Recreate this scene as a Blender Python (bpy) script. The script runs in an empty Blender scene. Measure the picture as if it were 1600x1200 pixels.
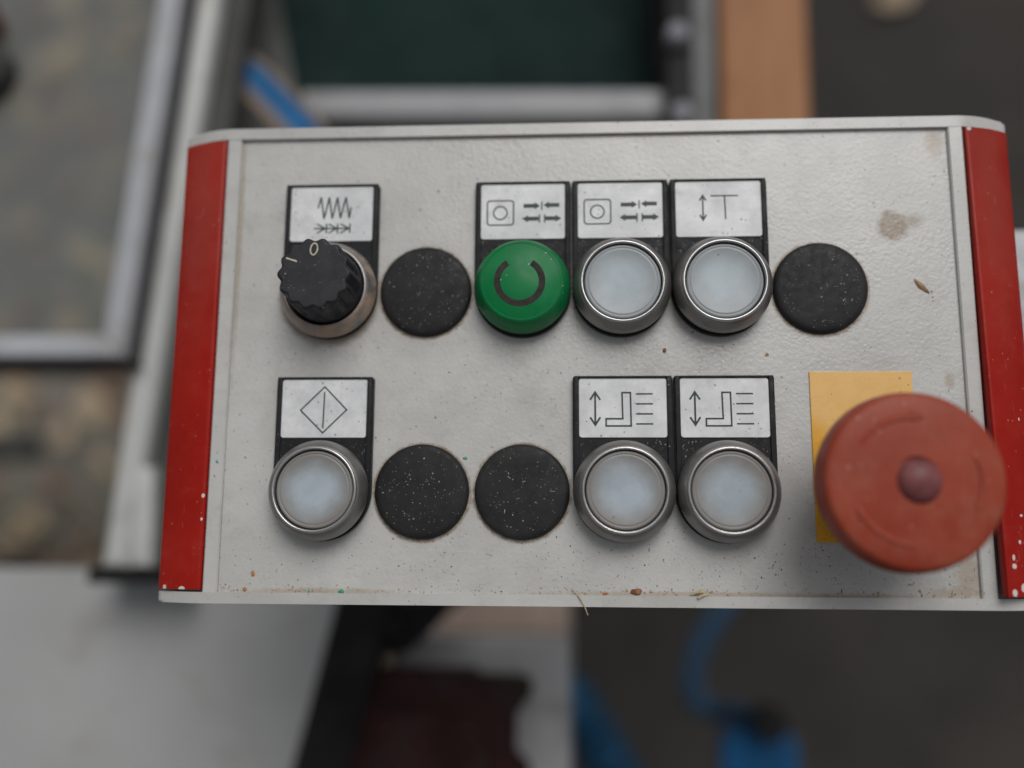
import bpy, bmesh, math, random
from mathutils import Vector, Matrix
random.seed(7)
scn = bpy.context.scene
COL = scn.collection
PI = math.pi
MM = 0.001
ZP = 0.95                      # height of the panel face above the ground, metres

# ---------------------------------------------------------------- camera
cam = bpy.data.cameras.new('camera')
cam_o = bpy.data.objects.new('camera', cam)
COL.objects.link(cam_o)
cx = Vector((0.998447, 0.005648, -0.055428)); cy = Vector((0.003658, 0.986058, 0.166363)); cz = Vector((0.055595, -0.166308, 0.984505))
m = Matrix((cx, cy, cz)).transposed().to_4x4()
m.translation = Vector((0.0727965, -0.076887, 0.283603 + ZP))
cam_o.matrix_world = m
cam.sensor_width = 36.0
cam.lens = 1482.69 * 36 / 1600
cam.clip_start = 0.01
cam.clip_end = 500
cam.dof.use_dof = True
cam.dof.focus_distance = 0.2775
cam.dof.aperture_fstop = 2.5
scn.camera = cam_o

# ---------------------------------------------------------------- sky and sun
w = bpy.data.worlds.new('World'); scn.world = w; w.use_nodes = True
nt = w.node_tree; nt.nodes.clear()
out = nt.nodes.new('ShaderNodeOutputWorld'); bg = nt.nodes.new('ShaderNodeBackground')
sky = nt.nodes.new('ShaderNodeTexSky'); sky.sky_type = 'NISHITA'; sky.sun_disc = False
SUN_EL, SUN_ROT = math.radians(56), math.radians(20)
sky.sun_elevation = SUN_EL; sky.sun_rotation = SUN_ROT
sky.air_density = 1.0; sky.dust_density = 4.0; sky.ozone_density = 1.0
hs = nt.nodes.new('ShaderNodeHueSaturation'); hs.inputs['Saturation'].default_value = 0.13
nt.links.new(sky.outputs[0], hs.inputs['Color']); nt.links.new(hs.outputs[0], bg.inputs['Color'])
bg.inputs['Strength'].default_value = 0.070
nt.links.new(bg.outputs[0], out.inputs['Surface'])
sl = bpy.data.lights.new('sun', 'SUN'); sl.energy = 1.35; sl.angle = math.radians(34); sl.color = (1, 0.97, 0.93)
so = bpy.data.objects.new('sun', sl); COL.objects.link(so)
sdir = Vector((math.sin(SUN_ROT) * math.cos(SUN_EL), math.cos(SUN_ROT) * math.cos(SUN_EL), math.sin(SUN_EL)))
so.rotation_euler = sdir.to_track_quat('Z', 'Y').to_euler(); so.location = (0, 0, 5)
scn.view_settings.view_transform = 'Standard'; scn.view_settings.look = 'None'
scn.view_settings.exposure = -0.05; scn.view_settings.gamma = 1.0
scn.cycles.use_denoising = True

# ---------------------------------------------------------------- materials
class NT:
    def __init__(s, name):
        s.m = bpy.data.materials.new(name); s.m.use_nodes = True; s.t = s.m.node_tree; s.n = s.t.nodes
        s.b = s.n['Principled BSDF']; s.out = s.n['Material Output']; s._c = {}
    def link(s, a, b): s.t.links.new(a, b)
    def coord(s, rand=True):
        if rand in s._c: return s._c[rand]
        tc = s.n.new('ShaderNodeTexCoord'); o = tc.outputs['Object']
        if rand:
            oi = s.n.new('ShaderNodeObjectInfo'); va = s.n.new('ShaderNodeVectorMath'); va.operation = 'ADD'
            s.link(o, va.inputs[0]); s.link(oi.outputs['Random'], va.inputs[1]); o = va.outputs[0]
        s._c[rand] = o
        return o
    def noise(s, scale, detail=4, rough=.6, vec=None, stretch=None):      # scale in features per mm
        n = s.n.new('ShaderNodeTexNoise'); n.inputs['Scale'].default_value = scale * 1000
        n.inputs['Detail'].default_value = detail; n.inputs['Roughness'].default_value = rough
        v = vec if vec is not None else s.coord()
        if stretch:
            mp = s.n.new('ShaderNodeVectorMath'); mp.operation = 'MULTIPLY'; mp.inputs[1].default_value = stretch
            s.link(v, mp.inputs[0]); v = mp.outputs[0]
        s.link(v, n.inputs['Vector']); return n.outputs['Fac']
    def ramp(s, fac, a, b, va=0., vb=1.):
        r = s.n.new('ShaderNodeMapRange'); r.interpolation_type = 'SMOOTHSTEP'
        r.inputs['From Min'].default_value = a; r.inputs['From Max'].default_value = b
        r.inputs['To Min'].default_value = va; r.inputs['To Max'].default_value = vb
        s.link(fac, r.inputs['Value']); return r.outputs[0]
    def math(s, op, a, b=None):
        n = s.n.new('ShaderNodeMath'); n.operation = op
        for i, x in enumerate((a, b)):
            if x is None: continue
            if isinstance(x, (int, float)): n.inputs[i].default_value = x
            else: s.link(x, n.inputs[i])
        return n.outputs[0]
    def mix(s, fac, a, b):
        n = s.n.new('ShaderNodeMix'); n.data_type = 'RGBA'
        if isinstance(fac, (int, float)): n.inputs['Factor'].default_value = fac
        else: s.link(fac, n.inputs['Factor'])
        for k, x in (('A', a), ('B', b)):
            sock = [i for i in n.inputs if i.name == k and i.type == 'RGBA'][0]
            if isinstance(x, tuple): sock.default_value = (*x, 1)
            else: s.link(x, sock)
        return [o for o in n.outputs if o.type == 'RGBA'][0]
    def specks(s, scale, size, keep):          # small dots: voronoi cells, only a share of them kept
        v = s.n.new('ShaderNodeTexVoronoi'); v.inputs['Scale'].default_value = scale * 1000
        s.link(s.coord(), v.inputs['Vector'])
        sx = s.n.new('ShaderNodeSeparateColor'); s.link(v.outputs['Color'], sx.inputs[0])
        sz = s.math('MULTIPLY', sx.outputs[1], size)
        a = s.math('LESS_THAN', v.outputs['Distance'], sz); b = s.math('LESS_THAN', sx.outputs[0], keep)
        return s.math('MULTIPLY', a, b)
    def blob(s, x, y, rx, ry, soft=.5, wob=.5, nscale=.25):   # a stain of its own shape, in mm of the object
        sub = s.n.new('ShaderNodeVectorMath'); sub.operation = 'SUBTRACT'; sub.inputs[1].default_value = (x * MM, y * MM, 0)
        s.link(s.coord(False), sub.inputs[0])
        mu = s.n.new('ShaderNodeVectorMath'); mu.operation = 'MULTIPLY'; mu.inputs[1].default_value = (1000 / rx, 1000 / ry, 0)
        s.link(sub.outputs[0], mu.inputs[0])
        le = s.n.new('ShaderNodeVectorMath'); le.operation = 'LENGTH'; s.link(mu.outputs[0], le.inputs[0])
        nz = s.math('MULTIPLY', s.math('SUBTRACT', s.noise(nscale, 5, .65, s.coord(False)), .5), wob * 2)
        return s.ramp(s.math('ADD', le.outputs['Value'], nz), 1.0, 1.0 - soft)
    def bump(s, h, strength, dist=.1):
        b = s.n.new('ShaderNodeBump'); b.inputs['Strength'].default_value = strength; b.inputs['Distance'].default_value = dist * MM
        s.link(h, b.inputs['Height']); s.link(b.outputs[0], s.b.inputs['Normal'])
    def set(s, color=None, rough=None, metal=None, **kw):
        for nm, x in (('Base Color', color), ('Roughness', rough), ('Metallic', metal)):
            if x is None: continue
            if isinstance(x, tuple): s.b.inputs[nm].default_value = (*x, 1)
            elif isinstance(x, (int, float)): s.b.inputs[nm].default_value = x
            else: s.link(x, s.b.inputs[nm])
        for k, x in kw.items(): s.b.inputs[k.replace('_', ' ')].default_value = x
        return s.m

def simple(name, col, rough=.5, metal=0., var=.25, scale=.05, dirt=None, dscale=.03, bump=0., bscale=1., spec=.5):
    """a plain surface with mottling, optional dirt patches and fine relief"""
    t = NT(name)
    c2 = tuple(min(1, c * (1 + var)) for c in col); c1 = tuple(c * (1 - var) for c in col)
    c = t.mix(t.ramp(t.noise(scale, 5), .3, .7), c1, c2)
    if dirt: c = t.mix(t.ramp(t.noise(dscale, 6, .7), .5, .72), c, dirt)
    r = t.ramp(t.noise(scale * 3, 4), .3, .7, max(.02, rough - .08), min(1, rough + .08))
    if bump: t.bump(t.noise(bscale, 3), bump)
    return t.set(c, r, metal, Specular_IOR_Level=spec)

M = {}
CAPS = [(30, 0), (150, 0), (30, -61.56), (60, -61.56)]

def panel_paint(name, plate):
    t = NT(name)
    c = t.mix(t.ramp(t.noise(.03, 6, .65), .3, .7), (.46, .461, .447), (.535, .535, .522))
    c = t.mix(t.math('MULTIPLY', t.ramp(t.noise(.08, 8, .75), .50, .8), .6), c, (.36, .335, .295))
    sm = t.ramp(t.noise(.05, 7, .7, t.coord(False), (.35, 1.6, 1)), .48, .72)      # wiped smears along the panel
    c = t.mix(t.math('MULTIPLY', sm, .28), c, (.36, .355, .34))
    sc = t.ramp(t.noise(.5, 2, .5, t.coord(False), (.12, 3.2, 1)), .70, .74)          # fine scratches
    c = t.mix(t.math('MULTIPLY', sc, .35), c, (.60, .60, .59))
    if plate:   # object origin of the plate lies at (80.15, -20.35)
        ox, oy = 80.15, -20.35
        st = t.blob(173.0 - ox, 19.8 - oy, 5.9, 6.0, .45, .4, .3)
        st2 = t.blob(177.5 - ox, 21.0 - oy, 6.5, 3.6, .9, .4, .22)
        st = t.math('MAXIMUM', st, t.math('MULTIPLY', st2, .7))
        c = t.mix(t.math('MULTIPLY', st, t.ramp(t.noise(.45, 6, .7), .3, .7, .6, 1.0)), c, (.22, .155, .095))
        for (x, y) in CAPS:                                     # brownish rings of packed dust round the blanking caps
            k = t.blob(x - ox, y - oy - .25, 15.3, 15.3, .05, .055, .55)
            c = t.mix(t.math('MULTIPLY', k, t.ramp(t.noise(.5, 4, .6, t.coord(False)), .3, .6, .25, .9)), c, (.25, .17, .10))
        k = t.blob(-ox, -oy - 1, 17.2, 17.2, .15, .1, .3)
        c = t.mix(t.math('MULTIPLY', k, .6), c, (.25, .19, .13))
        for (x, y, rx, ry) in [(186.5, -28.5, 2.4, 3.2), (188, -84, 5, 9), (187, 46, 4, 7), (0, -91.2, 34, 1.6), (120, -91.2, 80, 1.3), (185, -90, 12, 2.5), (80, 50.6, 120, 1.2), (-30, 20, 1.4, 60)]:
            k = t.blob(x - ox, y - oy, rx, ry, .7, .5, .5)
            c = t.mix(t.math('MULTIPLY', k, .6), c, (.33, .26, .18))
        # grimy smear toward the lower right corner, also painting in the shade there
        k = t.blob(150 - ox, -84 - oy, 70, 16, .9, .5, .12)
        c = t.mix(t.math('MULTIPLY', k, .25), c, (.33, .32, .30))
    c = t.mix(t.math('MULTIPLY', t.specks(.5, .20, .10), .7), c, (.10, .095, .085))
    c = t.mix(t.math('MULTIPLY', t.specks(1.1, .30, .10), .6), c, (.16, .14, .12))
    t.bump(t.noise(.95 if plate else .9, 2, .5), .38 if plate else .25, .26 if plate else .16)
    r = t.ramp(t.noise(.06, 4), .3, .7, .20, .36)
    return t.set(c, r)
M['plate'] = panel_paint('grey_panel_paint', True)
M['cap_grey'] = panel_paint('grey_end_cap_paint', False)

def red_paint(name, chips):
    t = NT(name)
    c = t.mix(t.ramp(t.noise(.03, 5), .3, .7), (.28, .009, .005), (.34, .014, .008))
    c = t.mix(t.math('MULTIPLY', t.ramp(t.noise(.12, 8, .8), .5, .8), .25), c, (.33, .10, .08))
    c = t.mix(t.math('MULTIPLY', t.specks(.6, .2, .22), .6), c, (.46, .2, .16))
    k = t.blob(0, 48, 14, 60, .95, .5, .08)                       # paler, dustier far end
    c = t.mix(t.math('MULTIPLY', k, .3), c, (.32, .10, .075))
    sc = t.ramp(t.noise(.8, 2, .5, t.coord(False), (2.6, .2, 1)), .71, .75)
    c = t.mix(t.math('MULTIPLY', sc, .4), c, (.42, .14, .11))
    for (x, y, rx, ry) in chips:
        k = t.blob(x, y, rx, ry, .12, .35, .7)
        c = t.mix(k, c, (.62, .58, .55))
    t.bump(t.noise(.5, 3), .06)
    return t.set(c, t.ramp(t.noise(.1, 4), .3, .7, .25, .42), Specular_IOR_Level=.15)
def c_strip(x0, pts): return [(x - x0, y + 20.35, rx, ry) for x, y, rx, ry in pts]
M['red_left'] = red_paint('red_strip_paint', c_strip(-42.7, [(-47.8, -90.2, .7, .8), (-41.5, -90.6, 1.2, .8), (-36.2, -63, .5, .7), (-36.3, -70, .4, .5)]))
M['red_right'] = red_paint('red_strip_paint', c_strip(203.1, [(198.3, -89.6, .9, 1.1), (201.6, -88.4, 1.0, 1.3), (198.9, -82.2, .8, .8), (198.9, -79.9, .45, .9), (201.6, -75.5, .5, .6), (197.2, 49.9, .7, .6), (205.5, -40, .3, .5), (203, -68, .6, .4)]))

def black_plastic(name, base, dust, keep=.3):
    t = NT(name)
    c = t.mix(t.ramp(t.noise(.12, 6, .7), .35, .75), base, tuple(x * 1.6 + .004 for x in base))
    c = t.mix(t.math('MULTIPLY', t.ramp(t.noise(.3, 8, .8), .55, .85), dust), c, (.10, .09, .08))
    c = t.mix(t.math('MULTIPLY', t.specks(.7, .18, keep), .8), c, (.30, .275, .25))
    c = t.mix(t.math('MULTIPLY', t.specks(1.3, .22, keep * .8), .6), c, (.30, .28, .25))
    t.bump(t.noise(2.2, 3), .12, .08)
    return t.set(c, t.ramp(t.noise(.4, 4), .3, .7, .42, .62), Specular_IOR_Level=.17)
M['holder'] = black_plastic('black_holder_plastic', (.013, .014, .016), .35, .16)
M['blank'] = black_plastic('black_cap_rubber', (.017, .017, .018), .30, .30)
M['knob'] = black_plastic('black_knob_plastic', (.015, .016, .020), .25, .3)
M['knob'].node_tree.nodes['Principled BSDF'].inputs['Specular IOR Level'].default_value = .32
t = NT('dark_mark'); M['ink'] = t.set(t.mix(t.ramp(t.noise(.8), .3, .7), (.006, .017, .018), (.012, .025, .027)), .5)
t = NT('cream_mark'); M['cream'] = t.set(t.mix(t.ramp(t.noise(1.2, 5), .35, .7), (.55, .50, .38), (.34, .30, .22)), .6)

t = NT('brushed_label')
c = t.mix(t.ramp(t.noise(.09, 6, .7), .35, .7), (.58, .595, .615), (.76, .77, .785))
c = t.mix(t.math('MULTIPLY', t.ramp(t.noise(.2, 8, .75), .5, .75), .5), c, (.42, .40, .37))
c = t.mix(t.math('MULTIPLY', t.specks(.7, .24, .3), .75), c, (.16, .13, .10))
M['label'] = t.set(c, t.ramp(t.noise(.5, 3, .5, None, (.1, 3, 1)), .3, .7, .35, .5), 0)

def bezel_mat(name, brown):
    t = NT(name)
    c = t.mix(t.ramp(t.noise(.08, 5), .3, .7), (.22, .213, .21), (.28, .27, .264))
    if brown:
        c = t.mix(t.ramp(t.noise(.09, 6, .7), .40, .62), c, (.42, .30, .22))
        mt = t.ramp(t.noise(.09, 6, .7), .36, .6, .75, .1)
    else:
        dm = t.ramp(t.noise(.13, 7, .7), .5, .75)
        c = t.mix(t.math('MULTIPLY', dm, .5), c, (.20, .15, .115)); mt = t.ramp(dm, 0, 1, .75, .4)
    c = t.mix(t.math('MULTIPLY', t.specks(.7, .2, .08), .6), c, (.4, .36, .32))
    t.bump(t.noise(3.5, 2), .05, .05)
    return t.set(c, t.ramp(t.noise(.2, 4), .3, .7, .33, .45), mt)
M['bezel'] = bezel_mat('satin_bezel_metal', False)
M['bezel_brown'] = bezel_mat('dusty_bezel_metal', True)
t = NT('bright_ring'); M['ring'] = t.set(t.mix(t.ramp(t.noise(.2, 5), .3, .7), (.44, .435, .43), (.54, .535, .53)), .3, .9)
t = NT('dark_gap'); M['gap'] = t.set((.01, .01, .01), .7)

def lens_mat(name, grime_shade, tint):
    t = NT(name)
    xyz = t.n.new('ShaderNodeVectorMath'); xyz.operation = 'MULTIPLY'; xyz.inputs[1].default_value = (1000, 1000, 0)
    t.link(t.coord(False), xyz.inputs[0])
    le = t.n.new('ShaderNodeVectorMath'); le.operation = 'LENGTH'; t.link(xyz.outputs[0], le.inputs[0])
    d = t.math('ADD', le.outputs['Value'], t.math('MULTIPLY', t.math('SUBTRACT', t.noise(.1, 6, .65), .5), 6.5))
    c = t.mix(t.ramp(t.noise(.09, 4), .35, .65), tuple(x * .95 for x in tint), tuple(x * 1.13 for x in tint))
    g = t.math('MULTIPLY', t.ramp(d, 3.5, 11.2), grime_shade)          # dirt round the lens rim, with inner shading put into the colour
    c = t.mix(g, c, (.215, .205, .195))
    c = t.mix(t.math('MULTIPLY', t.ramp(t.noise(.5, 7, .75), .58, .8), .35), c, (.25, .22, .19))
    c = t.mix(t.math('MULTIPLY', t.specks(.5, .2, .1), .7), c, (.2, .13, .1))
    t.bump(t.noise(.3, 3), .04)
    return t.set(c, t.ramp(g, 0, 1, .26, .42), 0, Coat_Weight=.08, Coat_Roughness=.2, Specular_IOR_Level=.35)
M['lens'] = lens_mat('frosted_lens', 1.0, (.355, .41, .455))
M['lens_clean'] = lens_mat('frosted_lens_pale', .5, (.345, .40, .44))

def green_mat():
    t = NT('green_plastic')
    c = t.mix(t.ramp(t.noise(.08, 5), .3, .7), (.003, .16, .046), (.005, .19, .058))
    c = t.mix(t.math('MULTIPLY', t.ramp(t.noise(.12, 6, .7), .42, .8), .35), c, (.07, .17, .10))
    c = t.mix(t.math('MULTIPLY', t.specks(.6, .2, .1), .7), c, (.35, .42, .34))
    t.bump(t.noise(.6, 3), .05)
    return t.set(c, t.ramp(t.noise(.2, 4), .3, .7, .30, .45), Specular_IOR_Level=.2)
M['green'] = green_mat()
M['arc'] = simple('dark_brown_mark', (.022, .019, .015), .55, 0, .3, .4, (.05, .043, .035), .5, spec=.2)
def stop_mat():
    t = NT('stop_red_plastic')
    c = t.mix(t.ramp(t.noise(.04, 5), .3, .7), (.25, .038, .019), (.32, .055, .029))
    c = t.mix(t.math('MULTIPLY', t.ramp(t.noise(.10, 8, .75), .42, .75), .5), c, (.33, .13, .085))
    c = t.mix(t.math('MULTIPLY', t.specks(.26, .2, .4), .55), c, (.48, .30, .27))
    t.bump(t.noise(.7, 3), .06)
    return t.set(c, t.ramp(t.noise(.1, 4), .3, .7, .36, .5), Specular_IOR_Level=.2)
M['stop'] = stop_mat()
M['stop_pin'] = simple('mauve_plastic', (.18, .055, .058), .45, 0, .2, .15, (.24, .11, .10), .2, spec=.3)
def yellow_mat():
    t = NT('yellow_plate_paint')
    c = t.mix(t.ramp(t.noise(.05, 5), .3, .7), (.66, .32, .022), (.72, .37, .035))
    k = t.blob(0, 18, 22, 16, .35, .12, .3)                         # sky reflection painted as a pale area on the upper part
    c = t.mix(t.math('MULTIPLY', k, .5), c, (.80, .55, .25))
    c = t.mix(t.math('MULTIPLY', t.specks(.5, .22, .15), .6), c, (.25, .16, .07))
    return t.set(c, t.ramp(t.noise(.2, 4), .3, .7, .22, .36))
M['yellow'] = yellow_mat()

M['alu_frame'] = simple('pale_painted_frame', (.40, .41, .44), .45, 0, .12, .03, (.3, .3, .29), .05)
M['alu_rail'] = simple('aluminium_rail', (.55, .56, .55), .42, .1, .12, .03, (.3, .29, .27), .03)
M['alu_dark'] = simple('grey_web', (.13, .13, .125), .5, .2, .2, .03, (.2, .19, .17), .03)
M['web'] = simple('dark_grey_web', (.06, .06, .058), .55, 0, .2, .03, spec=.25)
M['column'] = simple('dark_grey_column_paint', (.13, .135, .135), .5, 0, .12, .03, spec=.3)
M['tray_rail'] = simple('grey_tray_rail', (.30, .305, .32), .5, 0, .3, .008, (.2, .2, .2), .008)
M['rubber'] = simple('black_rubber', (.009, .009, .010), .6, 0, .3, .08, (.02, .018, .016), .03, spec=.2)
M['table'] = simple('grey_table_enamel', (.355, .36, .362), .45, 0, .06, .012, (.30, .295, .285), .02)
M['sheet'] = simple('grey_sheet_metal', (.54, .54, .545), .5, 0, .10, .02, (.36, .355, .35), .03)
M['motor'] = simple('oxide_brown_paint', (.036, .012, .012), .55, 0, .35, .04, (.04, .028, .026), .03, spec=.14)
M['wood'] = None
def wood(name, a, b):
    t = NT(name)
    g = t.noise(.06, 6, .65, None, (3, .25, 1))
    c = t.mix(t.ramp(g, .3, .7), a, b)
    c = t.mix(t.math('MULTIPLY', t.ramp(t.noise(.02, 5), .5, .75), .5), c, tuple(x * .7 for x in a))
    t.bump(g, .3, .4)
    return t.set(c, .65)
M['wood'] = wood('orange_brown_wood', (.30, .118, .038), (.36, .165, .068))
M['wood_pale'] = wood('pale_weathered_wood', (.56, .43, .36), (.64, .51, .43))
M['green_dark'] = simple('dark_green_glass', (.009, .023, .021), .6, 0, .25, .012, (.022, .036, .035), .008, spec=.06)
M['coupling'] = simple('blue_coupling_plastic', (.006, .085, .22), .5, 0, .25, .05, spec=.2)
M['blue_coil'] = simple('blue_corrugated_plastic', (.012, .062, .13), .5, 0, .2, .1, spec=.2)
M['blue'] = simple('blue_rubber_hose', (.022, .062, .12), .5, 0, .2, .1, (.03, .07, .12), .05, spec=.25)
M['blue_bright'] = simple('blue_plastic', (.014, .108, .27), .6, 0, .25, .06, (.06, .13, .22), .05, spec=.2)
M['rope'] = simple('tan_webbing_border', (.22, .17, .13), .8, 0, .25, .3)
M['bolt'] = simple('zinc_bolt', (.22, .22, .25), .6, 0, .1, .1, spec=.3)
M['brown_knob'] = simple('red_brown_plastic', (.14, .055, .035), .5, 0, .2, .05)

def asphalt():
    t = NT('asphalt_ground')
    c = t.mix(t.ramp(t.noise(.006, 8, .7), .35, .7), (.018, .0158, .0138), (.031, .0275, .024))
    c = t.mix(t.ramp(t.noise(.0016, 6, .6), .5, .65), c, (.038, .032, .027))
    t.bump(t.noise(.12, 5), .5, 3)
    return t.set(c, .85)
M['ground'] = asphalt()
def gravel():
    t = NT('gravel')
    c = t.mix(t.ramp(t.noise(.012, 7, .7), .35, .65), (.15, .135, .118), (.25, .228, .20))
    c = t.mix(t.ramp(t.noise(.003, 5, .6), .5, .7), c, (.15, .16, .12))
    t.bump(t.noise(.05, 6), .6, 6)
    return t.set(c, .85)
M['gravel'] = gravel()
def leaf(name, a, b):
    t = NT(name); oi = t.noise(.012, 2)
    return t.set(t.mix(t.ramp(oi, .35, .65), a, b), .7)
M['leaf'] = leaf('dry_leaf', (.36, .27, .18), (.50, .39, .26))
M['leaf2'] = leaf('brown_leaf', (.22, .14, .10), (.32, .22, .16))
M['grass'] = leaf('grass_green', (.05, .075, .02), (.09, .11, .035))
def pane():
    t = NT('dusty_glass')
    c = t.mix(t.ramp(t.noise(.012, 5, .65), .3, .7), (.155, .165, .172), (.20, .205, .21))
    t.set(c, .35)
    tr = t.n.new('ShaderNodeBsdfTransparent'); tr.inputs[0].default_value = (.9, .93, .92, 1)
    mx = t.n.new('ShaderNodeMixShader'); t.link(t.ramp(t.noise(.015, 6, .6), .3, .7, .27, .42), mx.inputs[0])
    t.link(tr.outputs[0], mx.inputs[1]); t.link(t.b.outputs[0], mx.inputs[2]); t.link(mx.outputs[0], t.out.inputs['Surface'])
    return t.m
M['pane'] = pane()
M['grit'] = simple('dark_grit', (.035, .03, .026), .8, 0, .4, .5)
M['dust'] = simple('pale_sawdust', (.44, .40, .35), .8, 0, .25, .5)
M['tan'] = simple('tan_wood_bits', (.36, .23, .13), .8, 0, .35, .4)
M['orange_bit'] = simple('orange_wood_bit', (.42, .19, .08), .8, 0, .3, .6)
M['brown_bit'] = simple('brown_bark_bit', (.24, .11, .055), .8, 0, .4, .6)
M['pale_bit'] = simple('pale_shaving', (.5, .42, .26), .7, 0, .25, .6)
M['teal_bit'] = simple('teal_paint_bit', (.03, .26, .19), .55, 0, .25, .8)

# ---------------------------------------------------------------- builders (all coordinates in mm, panel face at z = 0)
WL = {}                         # object -> its origin in mm
def obj(name, bm, mat, parent=None, origin=None, smooth=False, angle=25):
    me = bpy.data.meshes.new(name)
    bmesh.ops.remove_doubles(bm, verts=bm.verts, dist=1e-4)
    bmesh.ops.recalc_face_normals(bm, faces=bm.faces)
    if origin is None:
        xs = [v.co.x for v in bm.verts]; ys = [v.co.y for v in bm.verts]; zs = [v.co.z for v in bm.verts]
        origin = Vector(((min(xs) + max(xs)) / 2, (min(ys) + max(ys)) / 2, min(zs)))
    origin = Vector(origin)
    for v in bm.verts: v.co = (v.co - origin) * MM
    if smooth:
        a = math.radians(angle)
        for f in bm.faces: f.smooth = True
        for e in bm.edges:
            if len(e.link_faces) == 2 and e.calc_face_angle(0) > a: e.smooth = False
    bm.to_mesh(me); bm.free()
    o = bpy.data.objects.new(name, me); COL.objects.link(o)
    for mm_ in (mat if isinstance(mat, list) else [mat]): me.materials.append(mm_)
    WL[o] = origin
    if parent is not None:
        o.parent = parent; o.location = (origin - WL[parent]) * MM
    else:
        o.location = origin * MM + Vector((0, 0, ZP))
    return o
def empty(name, loc):
    o = bpy.data.objects.new(name, None); COL.objects.link(o); o.empty_display_size = .02
    WL[o] = Vector(loc); o.location = Vector(loc) * MM + Vector((0, 0, ZP)); return o
def tag(o, label=None, cat=None, group=None, kind=None):
    if label: o['label'] = label
    if cat: o['category'] = cat
    if group: o['group'] = group
    if kind: o['kind'] = kind
    return o
def children(o): return [c for c in bpy.data.objects if c.parent == o]
def copy_tree(o, delta, parent=None):
    c = o.copy(); COL.objects.link(c); c.parent = parent if parent is not None else o.parent
    if parent is None: c.location = o.location + Vector(delta) * MM; WL[c] = WL[o] + Vector(delta)
    for ch in children(o):
        if ch is not c: copy_tree(ch, delta, c)
    return c

def prism(bm, pts, z0, z1, bevel=0.):
    """closed outline extruded upward, its top edge optionally bevelled"""
    vb = [bm.verts.new((x, y, z0)) for x, y in pts]; n = len(pts)
    vt = [bm.verts.new((x, y, z1)) for x, y in pts]
    bm.faces.new(vb[::-1]); top = bm.faces.new(vt)
    for i in range(n): bm.faces.new((vb[i], vb[(i + 1) % n], vt[(i + 1) % n], vt[i]))
    if bevel:
        ed = list(top.edges)
        bmesh.ops.bevel(bm, geom=ed, offset=bevel, segments=3, affect='EDGES', profile=.5)
    return top
def rrect(x0, y0, x1, y1, r, n=5):
    out = []
    for cx_, cy_, a0 in ((x1 - r, y1 - r, 0), (x0 + r, y1 - r, 90), (x0 + r, y0 + r, 180), (x1 - r, y0 + r, 270)):
        for i in range(n + 1):
            a = math.radians(a0 + 90 * i / n); out.append((cx_ + r * math.cos(a), cy_ + r * math.sin(a)))
    return out
def box(bm, x0, y0, z0, x1, y1, z1, bevel=0., seg=2):
    vs = [bm.verts.new((x, y, z)) for z in (z0, z1) for x, y in ((x0, y0), (x1, y0), (x1, y1), (x0, y1))]
    fs = [bm.faces.new([vs[i] for i in q]) for q in ((3, 2, 1, 0), (4, 5, 6, 7), (0, 1, 5, 4), (1, 2, 6, 5), (2, 3, 7, 6), (3, 0, 4, 7))]
    if bevel:
        es = set(e for f in fs for e in f.edges)
        bmesh.ops.bevel(bm, geom=list(es), offset=bevel, segments=seg, affect='EDGES', profile=.5)
def lathe(bm, prof, c=(0, 0), n=96, z=0., close=False):
    """profile [(r, z)...] turned about the vertical through c"""
    rings = []
    for r, zz in prof:
        if r < 1e-6: rings.append([bm.verts.new((c[0], c[1], zz + z))])
        else: rings.append([bm.verts.new((c[0] + r * math.cos(2 * PI * i / n), c[1] + r * math.sin(2 * PI * i / n), zz + z)) for i in range(n)])
    if close: rings.append(rings[0])
    for a, b in zip(rings, rings[1:]):
        for i in range(n):
            j = (i + 1) % n
            if len(a) == 1 and len(b) == 1: continue
            if len(a) == 1: bm.faces.new((a[0], b[i], b[j]))
            elif len(b) == 1: bm.faces.new((a[i], a[j], b[0]))
            else: bm.faces.new((a[i], a[j], b[j], b[i]))
def smoothcurve(pts, n=8):
    out = []; P = [Vector(p) for p in pts]
    P = [P[0] * 2 - P[1]] + P + [P[-1] * 2 - P[-2]]
    for i in range(1, len(P) - 2):
        for k in range(n):
            t_ = k / n; a, b, c, d = P[i - 1:i + 3]
            out.append(.5 * ((2 * b) + (c - a) * t_ + (2 * a - 5 * b + 4 * c - d) * t_ ** 2 + (3 * b - a - 3 * c + d) * t_ ** 3))
    out.append(P[-2]); return out
def tube(bm, pts, r, n=12, ridges=None):
    rings = []
    up = Vector((0, 0, 1))
    for i, p in enumerate(pts):
        d = (pts[min(i + 1, len(pts) - 1)] - pts[max(i - 1, 0)]).normalized()
        s = d.cross(up); s = s.normalized() if s.length > 1e-3 else Vector((1, 0, 0)); u = s.cross(d)
        rr = r * (1 + (ridges if ridges and i % 2 else 0))
        rings.append([bm.verts.new(p + (s * math.cos(2 * PI * k / n) + u * math.sin(2 * PI * k / n)) * rr) for k in range(n)])
    for a, b in zip(rings, rings[1:]):
        for k in range(n): bm.faces.new((a[k], a[(k + 1) % n], b[(k + 1) % n], b[k]))
    bm.faces.new(rings[0][::-1]); bm.faces.new(rings[-1])
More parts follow.
